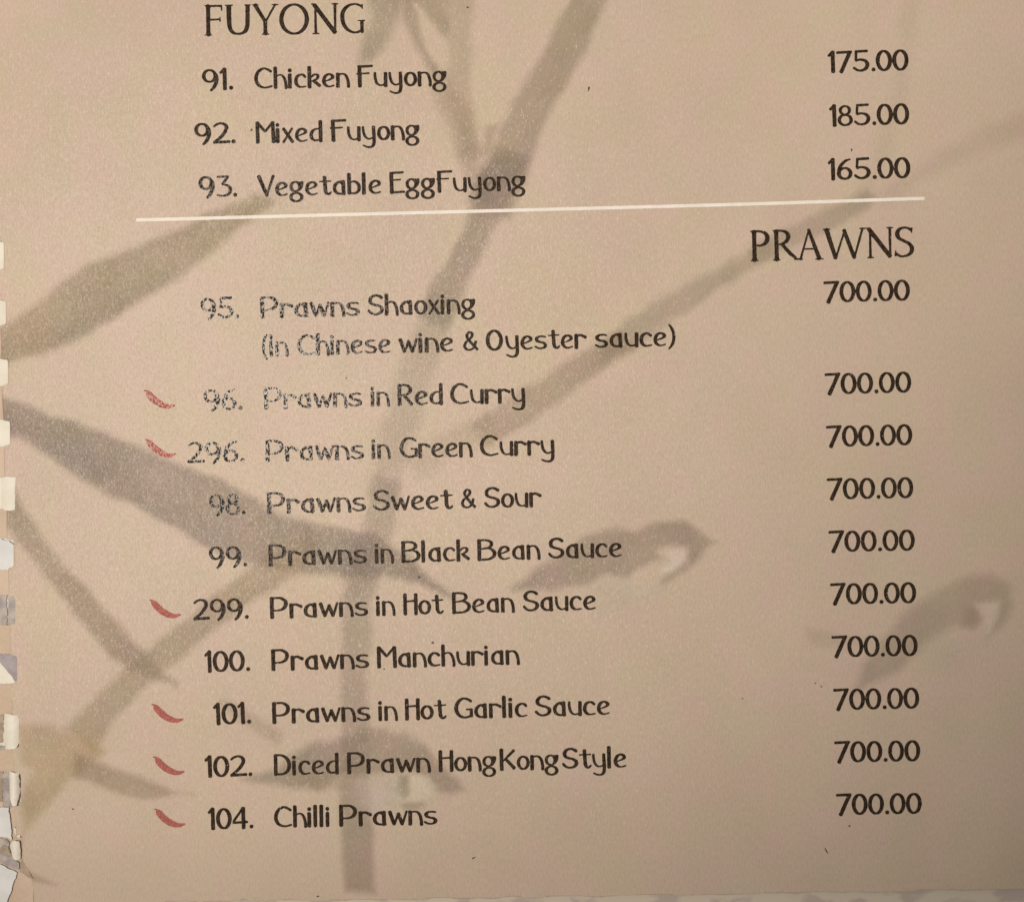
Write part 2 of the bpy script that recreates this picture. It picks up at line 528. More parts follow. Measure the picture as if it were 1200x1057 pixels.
def nib(pts, closed, k, wv, wh, t0=1, t1=1):
    n = len(pts)
    if closed:
        tan = np.roll(pts, -1, 0) - np.roll(pts, 1, 0)
    else:
        tan = np.gradient(pts, axis=0)
    ty = np.abs(tan[:, 1]) / np.maximum(np.hypot(tan[:, 0], tan[:, 1]), 1e-9)
    w = wh + (wv - wh) * ty ** 1.4
    if not closed:
        u = np.linspace(0, 1, n)
        w = w * (1 + (t0 - 1) * np.clip(1 - u / .25, 0, 1)) * (1 + (t1 - 1) * np.clip((u - .75) / .25, 0, 1))
    return w * k / 2


def glyph_field(X, Y, strokes, wv=WV, wh=WH, fat=0.0):
    F = np.full(X.shape, -9.0)
    for s in strokes:
        k = s[0]
        if k == 'd':
            f = s[2] - np.hypot(X - s[1][0][0], Y - s[1][0][1])
        elif k == 'e':
            cx, cy, rx, ry = s[1]
            a = np.linspace(0, 2 * math.pi, 36, endpoint=False)
            p = np.stack([cx + rx * np.cos(a), cy + ry * np.sin(a)], 1)
            f = path_field(X, Y, p, nib(p, True, s[2], wv, wh), True)
        elif k == 'w':
            p = np.array(s[1], float)
            w = s[2] if isinstance(s[2], (tuple, list)) else [s[2]] * len(p)
            f = path_field(X, Y, p, np.array(w) / 2)
        elif k == 'f':                       # filled polygon
            f = poly_sd(X, Y, s[1])
        else:
            if k == 'c':
                p = catmull(s[1])
            else:
                p = np.array(s[1], float)
                p = p[0] + (p[1] - p[0]) * np.linspace(0, 1, 7)[:, None]
            f = path_field(X, Y, p, nib(p, False, s[2], wv, wh, s[3], s[4]))
        F = np.maximum(F, f)
    return F + fat - 0.09


def poly_sd(X, Y, pts):
    """signed distance to a polygon, positive inside"""
    p = np.array(pts, float)
    n = len(p)
    D = np.full(X.shape, 1e9)
    ins = np.zeros(X.shape, bool)
    for i in range(n):
        a, b = p[i], p[(i + 1) % n]
        e = b - a
        t = np.clip(((X - a[0]) * e[0] + (Y - a[1]) * e[1]) / max(e @ e, 1e-9), 0, 1)
        D = np.minimum(D, np.hypot(X - a[0] - t * e[0], Y - a[1] - t * e[1]))
        c = ((a[1] > Y) != (b[1] > Y))
        with np.errstate(divide='ignore', invalid='ignore'):
            xi = (b[0] - a[0]) * (Y - a[1]) / (b[1] - a[1] if b[1] != a[1] else 1e-9) + a[0]
        ins ^= c & (X < xi)
    return np.where(ins, D, -D)


INK_LIFT = 0.00004


def word_field(word, font, cell, wv, wh, ylo, yhi):
    xs = []
    x = 0.0
    for ch in word:
        xs.append(x)
        x += font[ch][0]
    W = x
    nx = int((W + 6) / cell) + 2
    ny = int((yhi - ylo) / cell) + 2
    F = np.full((ny, nx), -9.0)
    rng = random.Random(word)
    for ch, gx in zip(word, xs):
        adv, strokes = font[ch]
        i0 = max(int((gx + 3 - 4) / cell), 0)
        i1 = min(int((gx + adv + 3 + 4) / cell) + 1, nx)
        X, Y = np.meshgrid(np.arange(i0, i1) * cell - 3 - gx, ylo + np.arange(ny) * cell)
        if strokes:
            F[:, i0:i1] = np.maximum(F[:, i0:i1], glyph_field(X, Y, strokes, wv, wh, rng.uniform(-.06, .06)))
    return F, W


def glare_at(px, py):
    """lamp glare put into the letter shapes as grit and gaps: most on the left middle of the page"""
    return np.clip(1.25 - np.hypot((px - 300) / 230.0, (py - 470) / 210.0), 0, 1)


def lettering(name, words, base, parent, label, font=None, cell=0.42, hs=1.0, mat=None, wv=WV, wh=WH, ylo=-10, yhi=29, mapf=None, gap=0.7):
    """words: (text, x0, x1) along the baseline base=(xa, ya, xb, yb); one mesh for the whole line"""
    font = font or G
    xa, ya, xb, yb = base
    sl = (yb - ya) / (xb - xa)
    co, lo, sz, off = [], [], [], 0
    for text, x0, x1 in words:
        F, W = word_field(text, font, cell, wv, wh, ylo, yhi)
        sx = (x1 - x0) / (W - gap)
        ny, nx = F.shape
        U, V = np.meshgrid(np.arange(nx) * cell - 3, ylo + np.arange(ny) * cell)
        PX = x0 + U * sx
        PY = ya + (PX - xa) * sl - V * hs
        brk = glare_at(PX, PY)  # glare is built into the ink outline as ragged edges and dropouts
        F = F + 0.26 * fbm(PX / 1.9, PY / 2.6, 3, 2) * (0.55 + .9 * brk)
        hole = fbm(PX / 1.5, PY / 2.3, 91, 2)
        F = np.where((hole > 1.02 - .52 * brk), np.minimum(F, 0.62 * (1.02 - .52 * brk - hole) + .05), F)
        F[0, :] = F[-1, :] = -9
        F[:, 0] = F[:, -1] = -9
        u, v, l, s, _ = contour_mesh(F, -3, ylo, cell)
        px = x0 + u * sx
        py = ya + (px - xa) * sl - v * hs
        px = px + v * hs * sl * 0.9            # the print leans with its line
        x, y = to_xy(px, py)
        co.append(np.stack([x, y, page_z(px, py) + INK_LIFT], 1))
        lo.append(l + off)
        off += len(u)
        sz.append(s)
    co = np.concatenate(co)
    # the grid runs upward in v, so faces already look up
    me = raw_mesh(name, co, np.concatenate(lo), np.concatenate(sz), mat or M_INK)
    o = link(name, me, parent, label)
    return o


# ------------------------------------------------------------------ heading capitals (36 high, light roman with small flared serifs)
H = {}


def hg(ch, adv, *s):
    H[ch] = (adv, s)


def V_(x, w=5.0, lo=0.0, hi=36.0):           # upright stem with flared ends
    return [('w', [(x, lo), (x, lo + 5), (x, hi - 5), (x, hi)], (w * 1.35, w, w, w * 1.3)), ('w', [(x - w * .86, lo + .8), (x + w * .86, lo + .8)], 1.6), ('w', [(x - w * .86, hi - .8), (x + w * .8, hi - .8)], 1.6)]


hg('P', 25, *V_(4.7), ('c', [(2, 34.8), (10, 35), (16.5, 33), (19.6, 27.5), (17.5, 21.2), (11.5, 18.2), (7.5, 18.6)], 1.0, .9, .7))
hg('R', 27.5, *V_(4.7), ('c', [(2, 34.8), (9.5, 35), (15.5, 33.2), (18.2, 28.3), (16, 22.6), (10.5, 19.4), (6, 19)], 1.0, .9, .7), ('w', [(10.5, 19.4), (20, 8), (26.6, 2.4)], (4.0, 4.7, 3.4)), ('w', [(24, 1.3), (31.5, 1.3)], 2.4))
hg('A', 29.5, ('w', [(3.6, 0), (14, 35)], (3.0, 2.4)), ('w', [(13.5, 36), (25.6, 0)], (4.0, 5.4)), ('w', [(7, 12.8), (21, 12.8)], 2.3), ('w', [(0.5, .8), (7, .8)], 1.7), ('w', [(20.5, .8), (30, .8)], 1.8))
hg('W', 48.5, ('w', [(4, 36), (14.2, 0.5)], (5.6, 4.6)), ('w', [(14, 0), (24.8, 33)], (2.6, 2.4)), ('w', [(24, 34.5), (35.4, 0.5)], (4.6, 4.8)), ('w', [(35, 0), (45.3, 36)], (2.6, 3.0)), ('w', [(0.3, 35.2), (9, 35.2)], 1.7), ('w', [(41.5, 35.2), (48.8, 35.2)], 1.7))
hg('N', 32, ('w', [(5, 0), (5, 33)], (3.4, 2.6)), ('w', [(3.2, 35), (27.6, 1)], (5.2, 5.2)), ('w', [(27.4, 1), (27.4, 36)], (2.6, 3.6)), ('w', [(1.2, .8), (9, .8)], 1.7), ('w', [(23.6, 35.2), (31.2, 35.2)], 1.7), ('w', [(0.2, 35.2), (5.5, 35.2)], 1.7))
hg('S', 23, ('c', [(19.6, 31.4), (16, 34), (11, 34.8), (6, 32.8), (3.6, 28), (5.5, 22.8), (11, 19.4), (17, 15.8), (20, 10.5), (18.4, 5), (13, 1.8), (7, 1.6), (1.6, 5)], .98, .8, .8), ('w', [(19.8, 28.5), (20.0, 34.5)], (1.5, 3.0)), ('w', [(1.4, 1.8), (1.6, 8.6)], (3.0, 1.4)))
hg('F', 24.5, *V_(5.3), ('w', [(2.6, 34.6), (20.6, 34.6)], (2.6, 2.8)), ('w', [(6, 18.6), (19, 19)], 2.4), ('w', [(20.4, 35.6), (21, 29)], (2.6, 1.6)), ('w', [(18.8, 21.8), (18.8, 16)], (1.5, 2.0)))
hg('U', 31, ('c', [(4.5, 35), (4.6, 20), (5.4, 9), (9.5, 3), (16, 1.7), (22.2, 4), (25.2, 10), (25.8, 20), (26.0, 35)], .98, 1.15, 1.0), ('w', [(0, 35.2), (9, 35.2)], 1.7), ('w', [(22.4, 35.2), (29.8, 35.2)], 1.7))
hg('Y', 31, ('w', [(3, 36), (14.8, 16)], (5.0, 4.6)), ('w', [(27, 36), (15.6, 16)], (2.9, 2.6)), ('w', [(15, 18), (15, 4), (15, 0)], (4.8, 4.8, 6.2)), ('w', [(0, 35.2), (7.6, 35.2)], 1.7), ('w', [(22.4, 35.2), (30.2, 35.2)], 1.7), ('w', [(10.6, .8), (19.4, .8)], 1.7))
hg('O', 36.5, ('e', (17, 18, 14.6, 17.0), 1.0))
hg('G', 31, ('c', [(26.5, 31), (22.5, 33.8), (16.5, 34.6), (9.5, 32), (4.4, 25), (3.9, 16), (7.6, 7), (14, 2.4), (20, 1.7), (26, 4.2)], .98, .7, .9), ('w', [(26, 1), (26, 15)], (4.4, 4.4)), ('w', [(21, 15.4), (29.6, 15.4)], 1.8), ('w', [(26.6, 34.5), (26.6, 28.5)], (2.4, 1.4)))

# ------------------------------------------------------------------ the table and the cloth below
mt, nt, N, L, P = new_mat('cream_cloth_with_grey_purple_pattern')
geo = N.new('ShaderNodeNewGeometry')
mp = N.new('ShaderNodeMapping')
mp.inputs['Scale'].default_value = (1 / 0.0065, 1 / 0.004, 1)
L.new(geo.outputs['Position'], mp.inputs[0])
nb = N.new('ShaderNodeTexNoise')
nb.inputs['Scale'].default_value = 1.0
nb.inputs['Detail'].default_value = 3
L.new(mp.outputs[0], nb.inputs[0])
rp = N.new('ShaderNodeValToRGB')
rp.color_ramp.elements[0].position = 0.50
rp.color_ramp.elements[0].color = (0.62, 0.55, 0.45, 1)
rp.color_ramp.elements[1].position = 0.60
rp.color_ramp.elements[1].color = (0.49, 0.42, 0.37, 1)
L.new(nb.outputs[0], rp.inputs[0])
L.new(rp.outputs[0], P.inputs['Base Color'])
P.inputs['Roughness'].default_value = 0.8
M_CLOTH = mt

cw = 0.16
nx_ = 120
gx, gy = np.meshgrid(np.linspace(-cw, cw, nx_), np.linspace(-cw, cw, nx_))
gz = -0.0016 + 0.00012 * fbm(gx / 0.02, gy / 0.02, 5, 2)
idx = np.arange(nx_ * nx_).reshape(nx_, nx_)
q = np.stack([idx[:-1, :-1], idx[:-1, 1:], idx[1:, 1:], idx[1:, :-1]], -1).reshape(-1, 4)
cloth = link('tablecloth', raw_mesh('tablecloth', np.stack([gx.ravel(), gy.ravel(), gz.ravel()], 1), q.ravel(), np.full(len(q), 4), M_CLOTH, True))
cloth['kind'] = 'structure'

# ------------------------------------------------------------------ the page
page = thing('menu_page', 'laminated beige restaurant menu page printed with prawn dishes, prices and faint bamboo', 'menu')

HOLES = [(283, 316), (352, 381), (421, 451), (493, 522), (561, 595), (632, 665), (699, 731), (768, 800), (839, 876), (906, 944)]


def hole_right(y):
    return 8.0 + (np.asarray(y, float) - 436) * 0.0312 + 1.0


def seam(y):
    return hole_right(y) - 7.5 + 0.8 * vnoise(np.asarray(y, float) / 14.0, 0 * np.asarray(y, float), 8)


def bottom_edge(x):
    return 1058.5 - 0.0165 * (np.asarray(x, float) - 200) + 1.1 * fbm(np.asarray(x, float) / 26.0, 0 * np.asarray(x, float), 4, 3)


h = 2.4
x0_, y0_ = -30.0, -40.0
nxs, nys = int(1290 / h), int(1130 / h)
# rows run downward in page units; built with v = -y so faces look up
U, Vv = np.meshgrid(x0_ + np.arange(nxs) * h, -1092.0 + np.arange(nys) * h)
PXg, PYg = U, -Vv
F = np.minimum(PXg - seam(PYg), 1240 - PXg)
F = np.minimum(F, bottom_edge(PXg) - PYg)
F = np.minimum(F, PYg + 36)
for i, (a, b) in enumerate(HOLES):
    hr = hole_right((a + b) / 2)
    d = np.minimum(np.minimum(PYg - a, b - PYg), hr - PXg)           # >0 inside the hole
    qx = np.maximum(PXg - (hr - 3), 0)
    qy = np.maximum(np.maximum(a + 3 - PYg, PYg - (b - 3)), 0)
    d = np.where((qx > 0) & (qy > 0), 3 - np.hypot(qx, qy), d)
    F = np.minimum(F, -d)
# the torn lower left corner
TORN = [(-40, 944), (10, 945), (15, 975), (19, 981), (25, 978), (26, 990), (25, 1006), (30, 1016), (36, 1028), (36.5, 1045), (37, 1100), (-40, 1100)]
F = np.minimum(F, -poly_sd(PXg, PYg, TORN))
u, v, l, s, border = contour_mesh(F, x0_, -1092.0, h)
px, py = u, -v
x, y = to_xy(px, py)
z = page_z(px, py)
co = np.stack([x, y, z], 1)

# the printed picture of the page: soft bamboo brushwork, in page units (flat print)
base = np.array([0.556, 0.452, 0.366])
col = np.tile(base, (len(px), 1))
OLIVE = np.array([0.47, 0.45, 0.34])
BROWN = np.array([0.48, 0.44, 0.37])
GREY = np.array([0.45, 0.45, 0.40])
PURP = np.array([0.37, 0.355, 0.345])
PALE = np.array([1.14, 1.24, 1.34])
wob = 3.2 * fbm(px / 30.0, py / 30.0, 21, 3)
streak = 0.5 + 0.5 * fbm((px + py) / 9.0, (px - py) / 40.0, 61, 2)
wash = 0.5 + 0.5 * np.clip(fbm(px / 60.0, py / 60.0, 33, 3) * .8 + .3, -1, 1)


def dab(poly, tint, op, soft=9.0, wash_amt=.35):
    global col
    soft = soft * .8
    d = poly_sd(px, py, poly) + wob * min(1.0, soft / 7.0)
    m = np.clip(d / soft * .5 + .5, 0, 1)
    m = m * m * (3 - 2 * m) * min(op * 1.08, .95) * (1 - wash_amt * .8 + wash_amt * .8 * wash) * (.93 + .09 * streak)
    drift = fbm(px / 42.0, py / 36.0, 141, 2)[:, None]
    vary = 1 + drift * np.array([0.035, 0.0, -0.10])[None, :] + 0.10 * fbm(px / 26.0, py / 30.0, 142, 3)[:, None]
    goal = base[None, :] * tint[None, :] * vary
    nxt = col + (goal - col) * m[:, None]
    col = np.minimum(col, nxt) if tint[0] < .8 else nxt


def band(line, widths, tint, op, soft=9.0, wash_amt=.35):
    p = np.array(line, float)
    d = np.gradient(p, axis=0)
    d /= np.hypot(d[:, 0], d[:, 1])[:, None]
    n = np.stack([-d[:, 1], d[:, 0]], 1)
    w = np.array(widths, float)[:, None] / 2
    dab(list(map(tuple, p + n * w)) + list(map(tuple, (p - n * w)[::-1])), tint, op, soft, wash_amt)


# leaf to the upper right from the left edge
dab([(-40, 398), (0, 385), (50, 350), (100, 312), (160, 288), (220, 262), (300, 230), (318, 236), (250, 298), (200, 330), (160, 358), (110, 390), (50, 414), (0, 428), (-40, 436)], OLIVE, .80, 9)
dab([(-40, 420), (0, 404), (60, 385), (110, 368), (160, 335), (150, 362), (110, 388), (50, 414), (0, 428), (-40, 436)], BROWN, .35, 14)
dab([(300, 236), (350, 200), (390, 130), (400, 140), (362, 205), (320, 240)], OLIVE, .12, 16)
dab([(425, -20), (486, -20), (462, 35), (436, 72), (418, 78), (424, 50), (436, 20)], GREY, .62, 10)
# top middle crossing leaves
dab([(520, -20), (556, -20), (552, 110), (570, 190), (545, 185), (524, 110)], BROWN, .42, 9)
dab([(470, -20), (520, -20), (527, 30), (526, 46), (516, 42), (496, 12), (486, 6), (492, 40), (516, 84), (508, 88), (486, 56), (474, 18)], GREY, .66, 7)
dab([(500, 70), (516, 82), (552, 130), (566, 200), (585, 240), (560, 262), (535, 180), (512, 120)], BROWN, .42, 10)
dab([(567, 146), (584, 145), (582, 168), (572, 184), (562, 182)], BROWN, .5, 7)
# the long stem, top right down to the bottom
band([(702, -25), (660, 60), (622, 128), (596, 188), (572, 246)], [42, 40, 44, 50, 54], GREY, .62, 9)
band([(600, 180), (576, 232), (553, 285), (526, 338), (506, 380)], [40, 42, 34, 34, 36], PURP, .58, 9)
band([(520, 350), (494, 412), (476, 478), (458, 540), (446, 590)], [34, 40, 42, 38, 40], GREY, .40, 11)
band([(456, 560), (436, 640), (420, 700), (415, 790), (416, 900), (420, 1046)], [34, 38, 34, 32, 34, 36], PURP, .46, 8)
band([(420, 640), (418, 700)], [34, 30], PURP, .3, 12)
band([(417, 935), (419, 990), (421, 1048)], [34, 36, 36], GREY, .30, 8)
# right branch
band([(480, 552), (528, 520), (580, 498)], [30, 32, 34], OLIVE, .30, 12)
band([(560, 512), (610, 480), (660, 448), (700, 422), (735, 398)], [34, 36, 34, 30, 28], BROWN, .62, 8)
band([(705, 415), (742, 390), (775, 366), (812, 345), (860, 316), (905, 292)], [22, 32, 32, 26, 22, 20], GREY, .50, 9)
band([(880, 302), (930, 278), (975, 256), (1010, 238), (1022, 226)], [18, 22, 24, 22, 14], GREY, .50, 8)
band([(1030, 232), (1085, 200), (1140, 172), (1245, 128)], [16, 24, 28, 34], np.array([.66, .59, .59]), .26, 13)
band([(1012, 232), (1034, 180), (1052, 120), (1062, 60), (1068, -30)], [14, 20, 22, 22, 24], GREY, .14, 13)
# large dark leaf from the left edge to the stem
dab([(-40, 450), (0, 462), (60, 488), (120, 508), (200, 540), (262, 564), (330, 606), (400, 618), (440, 626), (496, 668), (530, 700), (470, 676), (430, 678), (380, 674), (330, 668), (290, 658), (235, 638), (180, 605), (120, 575), (60, 536), (20, 512), (-40, 492)], PURP, .74, 8, .3)
dab([(-40, 470), (0, 478), (60, 508), (120, 540), (180, 570), (240, 606), (230, 634), (180, 604), (120, 574), (60, 535), (20, 512), (-40, 492)], PURP, .30, 12)
# leaf from the left edge down to the right
dab([(-10, 556), (14, 574), (50, 628), (90, 680), (130, 720), (170, 764), (206, 802), (170, 794), (130, 768), (90, 722), (50, 676), (15, 628), (-10, 604)], BROWN, .74, 8)
# olive branch
band([(372, 634), (330, 662), (272, 702), (216, 746), (166, 788), (120, 834), (92, 868)], [40, 36, 32, 30, 30, 34, 44], OLIVE, .62, 8)
dab([(18, 846), (60, 850), (98, 862), (122, 880), (104, 896), (78, 912), (54, 944), (26, 985), (22, 940), (40, 905), (24, 890)], np.array([.66, .62, .44]), .66, 9)
dab([(88, 884), (130, 900), (180, 917), (228, 931), (180, 938), (124, 926), (88, 908)], BROWN, .62, 7)
band([(258, 820), (290, 842), (326, 866)], [10, 15, 12], OLIVE, .40, 8)
band([(22, 1022), (42, 1030), (66, 1038)], [8, 10, 6], BROWN, .45, 5)
# three painted buds with pale tips
dab([(602, 690), (640, 660), (680, 630), (720, 616), (744, 620), (760, 614), (800, 610), (822, 624), (840, 635), (820, 650), (812, 660), (806, 642), (784, 640), (772, 646), (778, 656), (745, 668), (735, 676), (712, 672), (690, 682), (650, 692)], PURP, .58, 8, .4)
dab([(804, 652), (816, 650), (806, 668), (784, 682), (774, 684), (776, 676)], PURP, .45, 6)
dab([(778, 646), (800, 642), (804, 656), (790, 670), (774, 674), (772, 668), (786, 656)], PALE, .55, 5, 0)
dab([(690, 688), (730, 680), (780, 690), (740, 716), (700, 730)], np.array([.88, .95, 1.0]), .4, 16, 0)
dab([(1000, 812), (1012, 780), (1040, 742), (1066, 712), (1100, 694), (1130, 676), (1162, 668), (1186, 682), (1186, 712), (1172, 738), (1156, 750), (1168, 722), (1170, 706), (1142, 708), (1146, 722), (1142, 738), (1118, 734), (1084, 752), (1052, 786)], GREY, .46, 11, .3)
dab([(1130, 712), (1146, 712), (1150, 728), (1140, 738), (1128, 732)], GREY, .30, 9, 0)
dab([(1144, 708), (1170, 706), (1166, 724), (1158, 742), (1154, 726)], PALE, .5, 6, 0)
dab([(945, 736), (985, 742), (1020, 752), (985, 760), (950, 752)], GREY, .22, 10)
dab([(1060, 760), (1110, 742), (1150, 750), (1110, 790)], np.array([.87, .93, .93]), .4, 16, 0)
dab([(282, 913), (326, 902), (342, 886), (366, 872), (400, 862), (432, 854), (468, 859), (498, 874), (520, 894), (538, 914), (546, 926), (528, 932), (508, 926), (500, 914), (478, 903), (440, 910), (400, 908), (372, 926), (340, 924), (312, 916)], PURP, .60, 9, .4)
dab([(340, 905), (400, 905), (410, 925), (360, 924)], BROWN, .28, 8)
dab([(466, 908), (480, 908), (482, 926), (474, 934), (466, 926)], PURP, .55, 5)
dab([(480, 906), (496, 908), (514, 922), (506, 932), (484, 938), (478, 924)], PALE, .5, 5, 0)
dab([(424, 912), (466, 912), (472, 940), (440, 960), (424, 940)], np.array([.84, .92, .98]), .6, 14, 0)
dab([(470, 942), (496, 940), (498, 947), (474, 950)], PURP, .4, 4)
# broad uneven tint
tn = fbm(px / 190.0, py / 190.0, 77, 3)
col = col * (1 + 0.028 * tn + 0.018 * fbm(px / 46.0, py / 60.0, 78, 2))[:, None]
col[:, 2] *= 1 + 0.02 * fbm(px / 90.0, py / 70.0, 55, 2)

# walls of the cut edges
nb0 = len(co)
bd = border
used_, inv = np.unique(bd.ravel(), return_inverse=True)
inv = inv.reshape(bd.shape)
low = co[used_].copy()
low[:, 2] -= 0.00028
co2 = np.concatenate([co, low])
wall = np.stack([bd[:, 1], bd[:, 0], nb0 + inv[:, 0], nb0 + inv[:, 1]], 1)
loops = np.concatenate([l, wall.ravel()])
sizes = np.concatenate([s, np.full(len(wall), 4)])
me = raw_mesh('sheet', co2, loops, sizes, M_SHEET, False)
me.polygons.foreach_set('use_smooth', np.concatenate([np.full(len(s), True), np.full(len(wall), False)])[:len(me.polygons)])
at = me.color_attributes.new('print_colour', 'FLOAT_COLOR', 'POINT')
edge_c = np.tile(np.array([0.34, 0.27, 0.20]), (len(low), 1))
cc = np.ones((len(co2), 4), np.float32)
cc[:, :3] = np.concatenate([np.clip(col, 0, 1), edge_c])
at.data.foreach_set('color', cc.ravel())
sheet = link('sheet', me, page)

# ------------------------------------------------------------------ lettering on the page
NUM = [  # text, x0, x1, baseline points
    ('91.', 237.5, 273.5, (237, 107, 273, 106.2)), ('92.', 228.3, 276.3, (228, 169.8, 276, 168.8)), ('93.', 233, 277.8, (233, 231.8, 277, 231)),
    ('95.', 235, 280, (235, 374, 280, 373.3)), ('96.', 238.6, 284, (238, 481, 284, 480.3)), ('296.', 219, 286.3, (219, 543, 286, 541.5)),
    ('98.', 245, 287.6, (245, 604, 287, 603)), ('99.', 245, 289.6, (245, 665, 289, 664)), ('299.', 226, 291.3, (226, 727, 291, 725.2)),
    ('100.', 240, 292.8, (240, 788.2, 292, 786.4)), ('101.', 250, 294, (250, 849.7, 293, 848)), ('102.', 240, 295.3, (240, 911.3, 295, 909.7)),
    ('104.', 243.7, 296.5, (243, 972.7, 296, 971)),
]
DISH = [
    ('Chicken Fuyong', [('Chicken', 298, 410), ('Fuyong', 418, 524)], (300, 105.2, 524, 100.8)),
    ('Mixed Fuyong', [('Mixed', 299.7, 378.3), ('Fuyong', 387, 492.3)], (300, 168.7, 492, 163.8)),
    ('Vegetable EggFuyong', [('Vegetable', 301.3, 447.6), ('EggFuyong', 455.6, 616.5)], (301, 231.3, 616, 223.3)),
    ('Prawns Shaoxing', [('Prawns', 304, 422), ('Shaoxing', 430.5, 557.6)], (304, 373, 557, 367.6)),
    ('(In Chinese wine & Oyester sauce)', [('(In', 306.6, 338.2), ('Chinese', 348, 458.5), ('wine', 467, 532), ('&', 542, 561.8), ('Oyester', 569, 687.4), ('sauce)', 696.7, 790.3)], (306, 418, 790, 406)),
    ('Prawns in Red Curry', [('Prawns', 308.6, 424.6), ('in', 434.5, 456.8), ('Red', 465.3, 519.3), ('Curry', 527.3, 616.3)], (308, 479.5, 616, 472.2)),
    ('Prawns in Green Curry', [('Prawns', 310.6, 427), ('in', 435.5, 457.7), ('Green', 467.8, 553.8), ('Curry', 562, 650.6)], (310, 541, 650, 533)),
    ('Prawns Sweet & Sour', [('Prawns', 312.4, 429), ('Sweet', 437, 530.8), ('&', 539.4, 558.9), ('Sour', 567, 634.6)], (312, 602.3, 634, 594)),
    ('Prawns in Black Bean Sauce', [('Prawns', 314, 430.3), ('in', 439.3, 461.6), ('Black', 470, 551), ('Bean', 559, 633.3), ('Sauce', 642, 729.3)], (314, 663.4, 729, 652.8)),
    ('Prawns in Hot Bean Sauce', [('Prawns', 315.6, 431.6), ('in', 440.8, 463.3), ('Hot', 472.5, 519.6), ('Bean', 529.3, 603.2), ('Sauce', 612.5, 698.9)], (315, 725, 699, 714.6)),
    ('Prawns Manchurian', [('Prawns', 317, 432.7), ('Manchurian', 441.5, 609)], (317, 786.2, 609, 778.4)),
    ('Prawns in Hot Garlic Sauce', [('Prawns', 318, 434.3), ('in', 443.3, 466), ('Hot', 474.4, 523), ('Garlic', 531.8, 618.6), ('Sauce', 626.6, 715.3)], (318, 848.2, 715, 837.4)),
    ('Diced Prawn HongKongStyle', [('Diced', 320, 397), ('Prawn', 405.8, 504.8), ('Hong', 513.8, 582.3), ('Kong', 585.4, 655.3), ('Style', 658.4, 734.6)], (320, 909.2, 734, 899)),
    ('Chilli Prawns', [('Chilli', 320.4, 387.6), ('Prawns', 396.5, 512.8)], (320, 970, 512, 966.3)),
]
PRICE = [
    ('175.00', 970.8, 1064.6, 85.6, 82.9), ('185.00', 972.4, 1065.2, 148.6, 146.2), ('165.00', 970.6, 1066.5, 211.7, 209.2), ('700.00', 965, 1066.2, 355.2, 352.6),
    ('700.00', 966.4, 1067.9, 462.7, 460.2), ('700.00', 968, 1069, 524.2, 521.8), ('700.00', 968.9, 1070, 585.7, 583.8), ('700.00', 970.7, 1071.6, 647.1, 645.2),
    ('700.00', 972.3, 1073, 708.5, 706.7), ('700.00', 973.9, 1074.6, 770, 768.3), ('700.00', 975.9, 1076.4, 831.7, 829.8), ('700.00', 977, 1077.6, 893, 891.4), ('700.00', 979, 1079.5, 954.4, 953),
]
for t, a, b, bl in NUM:
    lettering('item_number', [(t, a, b)], bl, page, 'item number ' + t[:-1])
for t, ws, bl in DISH:
    lettering('dish_note' if t[0] == '(' else 'dish_name', ws, bl, page, 'dish line reading ' + t)
rows = ['Chicken Fuyong', 'Mixed Fuyong', 'Vegetable EggFuyong', 'Prawns Shaoxing', 'Prawns in Red Curry', 'Prawns in Green Curry', 'Prawns Sweet & Sour', 'Prawns in Black Bean Sauce',
        'Prawns in Hot Bean Sauce', 'Prawns Manchurian', 'Prawns in Hot Garlic Sauce', 'Diced Prawn HongKongStyle', 'Chilli Prawns']
for (t, a, b, ya, yb), r in zip(PRICE, rows):
    lettering('price', [(t, a, b)], (a, ya, b, yb), page, 'price ' + t + ' of ' + r)
lettering('heading', [('FUYONG', 239.5, 427.5)], (240, 43.3, 427, 40.3), page, 'heading FUYONG in roman capitals', H, .5, 1.0, None, 5.3, 2.9, -3, 41, gap=2)
lettering('heading', [('PRAWNS', 879.5, 1070)], (880, 306.6, 1070, 301.6), page, 'heading PRAWNS in roman capitals', H, .5, 1.0, None, 5.3, 2.9, -3, 41, gap=2)


def shape_part(name, poly, mat, label=None, parent=page, cell=.5, rough=.2, lift=INK_LIFT, fieldf=None, gap_amt=0.0):
    p = np.array(poly, float)
    xa, xb, ya, yb = p[:, 0].min() - 3, p[:, 0].max() + 3, p[:, 1].min() - 3, p[:, 1].max() + 3
    U, V = np.meshgrid(np.arange(xa, xb, cell), np.arange(-yb, -ya, cell))
    F = fieldf(U, -V) if fieldf else poly_sd(U, -V, poly)
    F = F + rough * fbm(U / 1.8, V / 2.2, 12, 2)
    if gap_amt:
        hole = fbm(U / 1.6, V / 2.4, 7, 2)
        F = np.where(hole > 1.25 - gap_amt, -np.abs(F), F)  # noise cuts gaps into the shape
    u, v, l, s, _ = contour_mesh(F, xa, -yb, cell)
    x, y = to_xy(u, -v)
    me = raw_mesh(name, np.stack([x, y, page_z(u, -v) + lift], 1), l, s, mat)
    return link(name, me, parent, label)


# white rule
rc = catmull([(160.2, 258.3), (400, 251.8), (640, 245.6), (870, 239.6), (1083, 232.8)], 8)
shape_part('rule_line', [(158, 262), (1085, 229), (1085, 236), (158, 255)], M_WHITE, cell=.6, rough=.18,
           fieldf=lambda X, Y: path_field(X, Y, rc, np.full(len(rc), 1.95)))

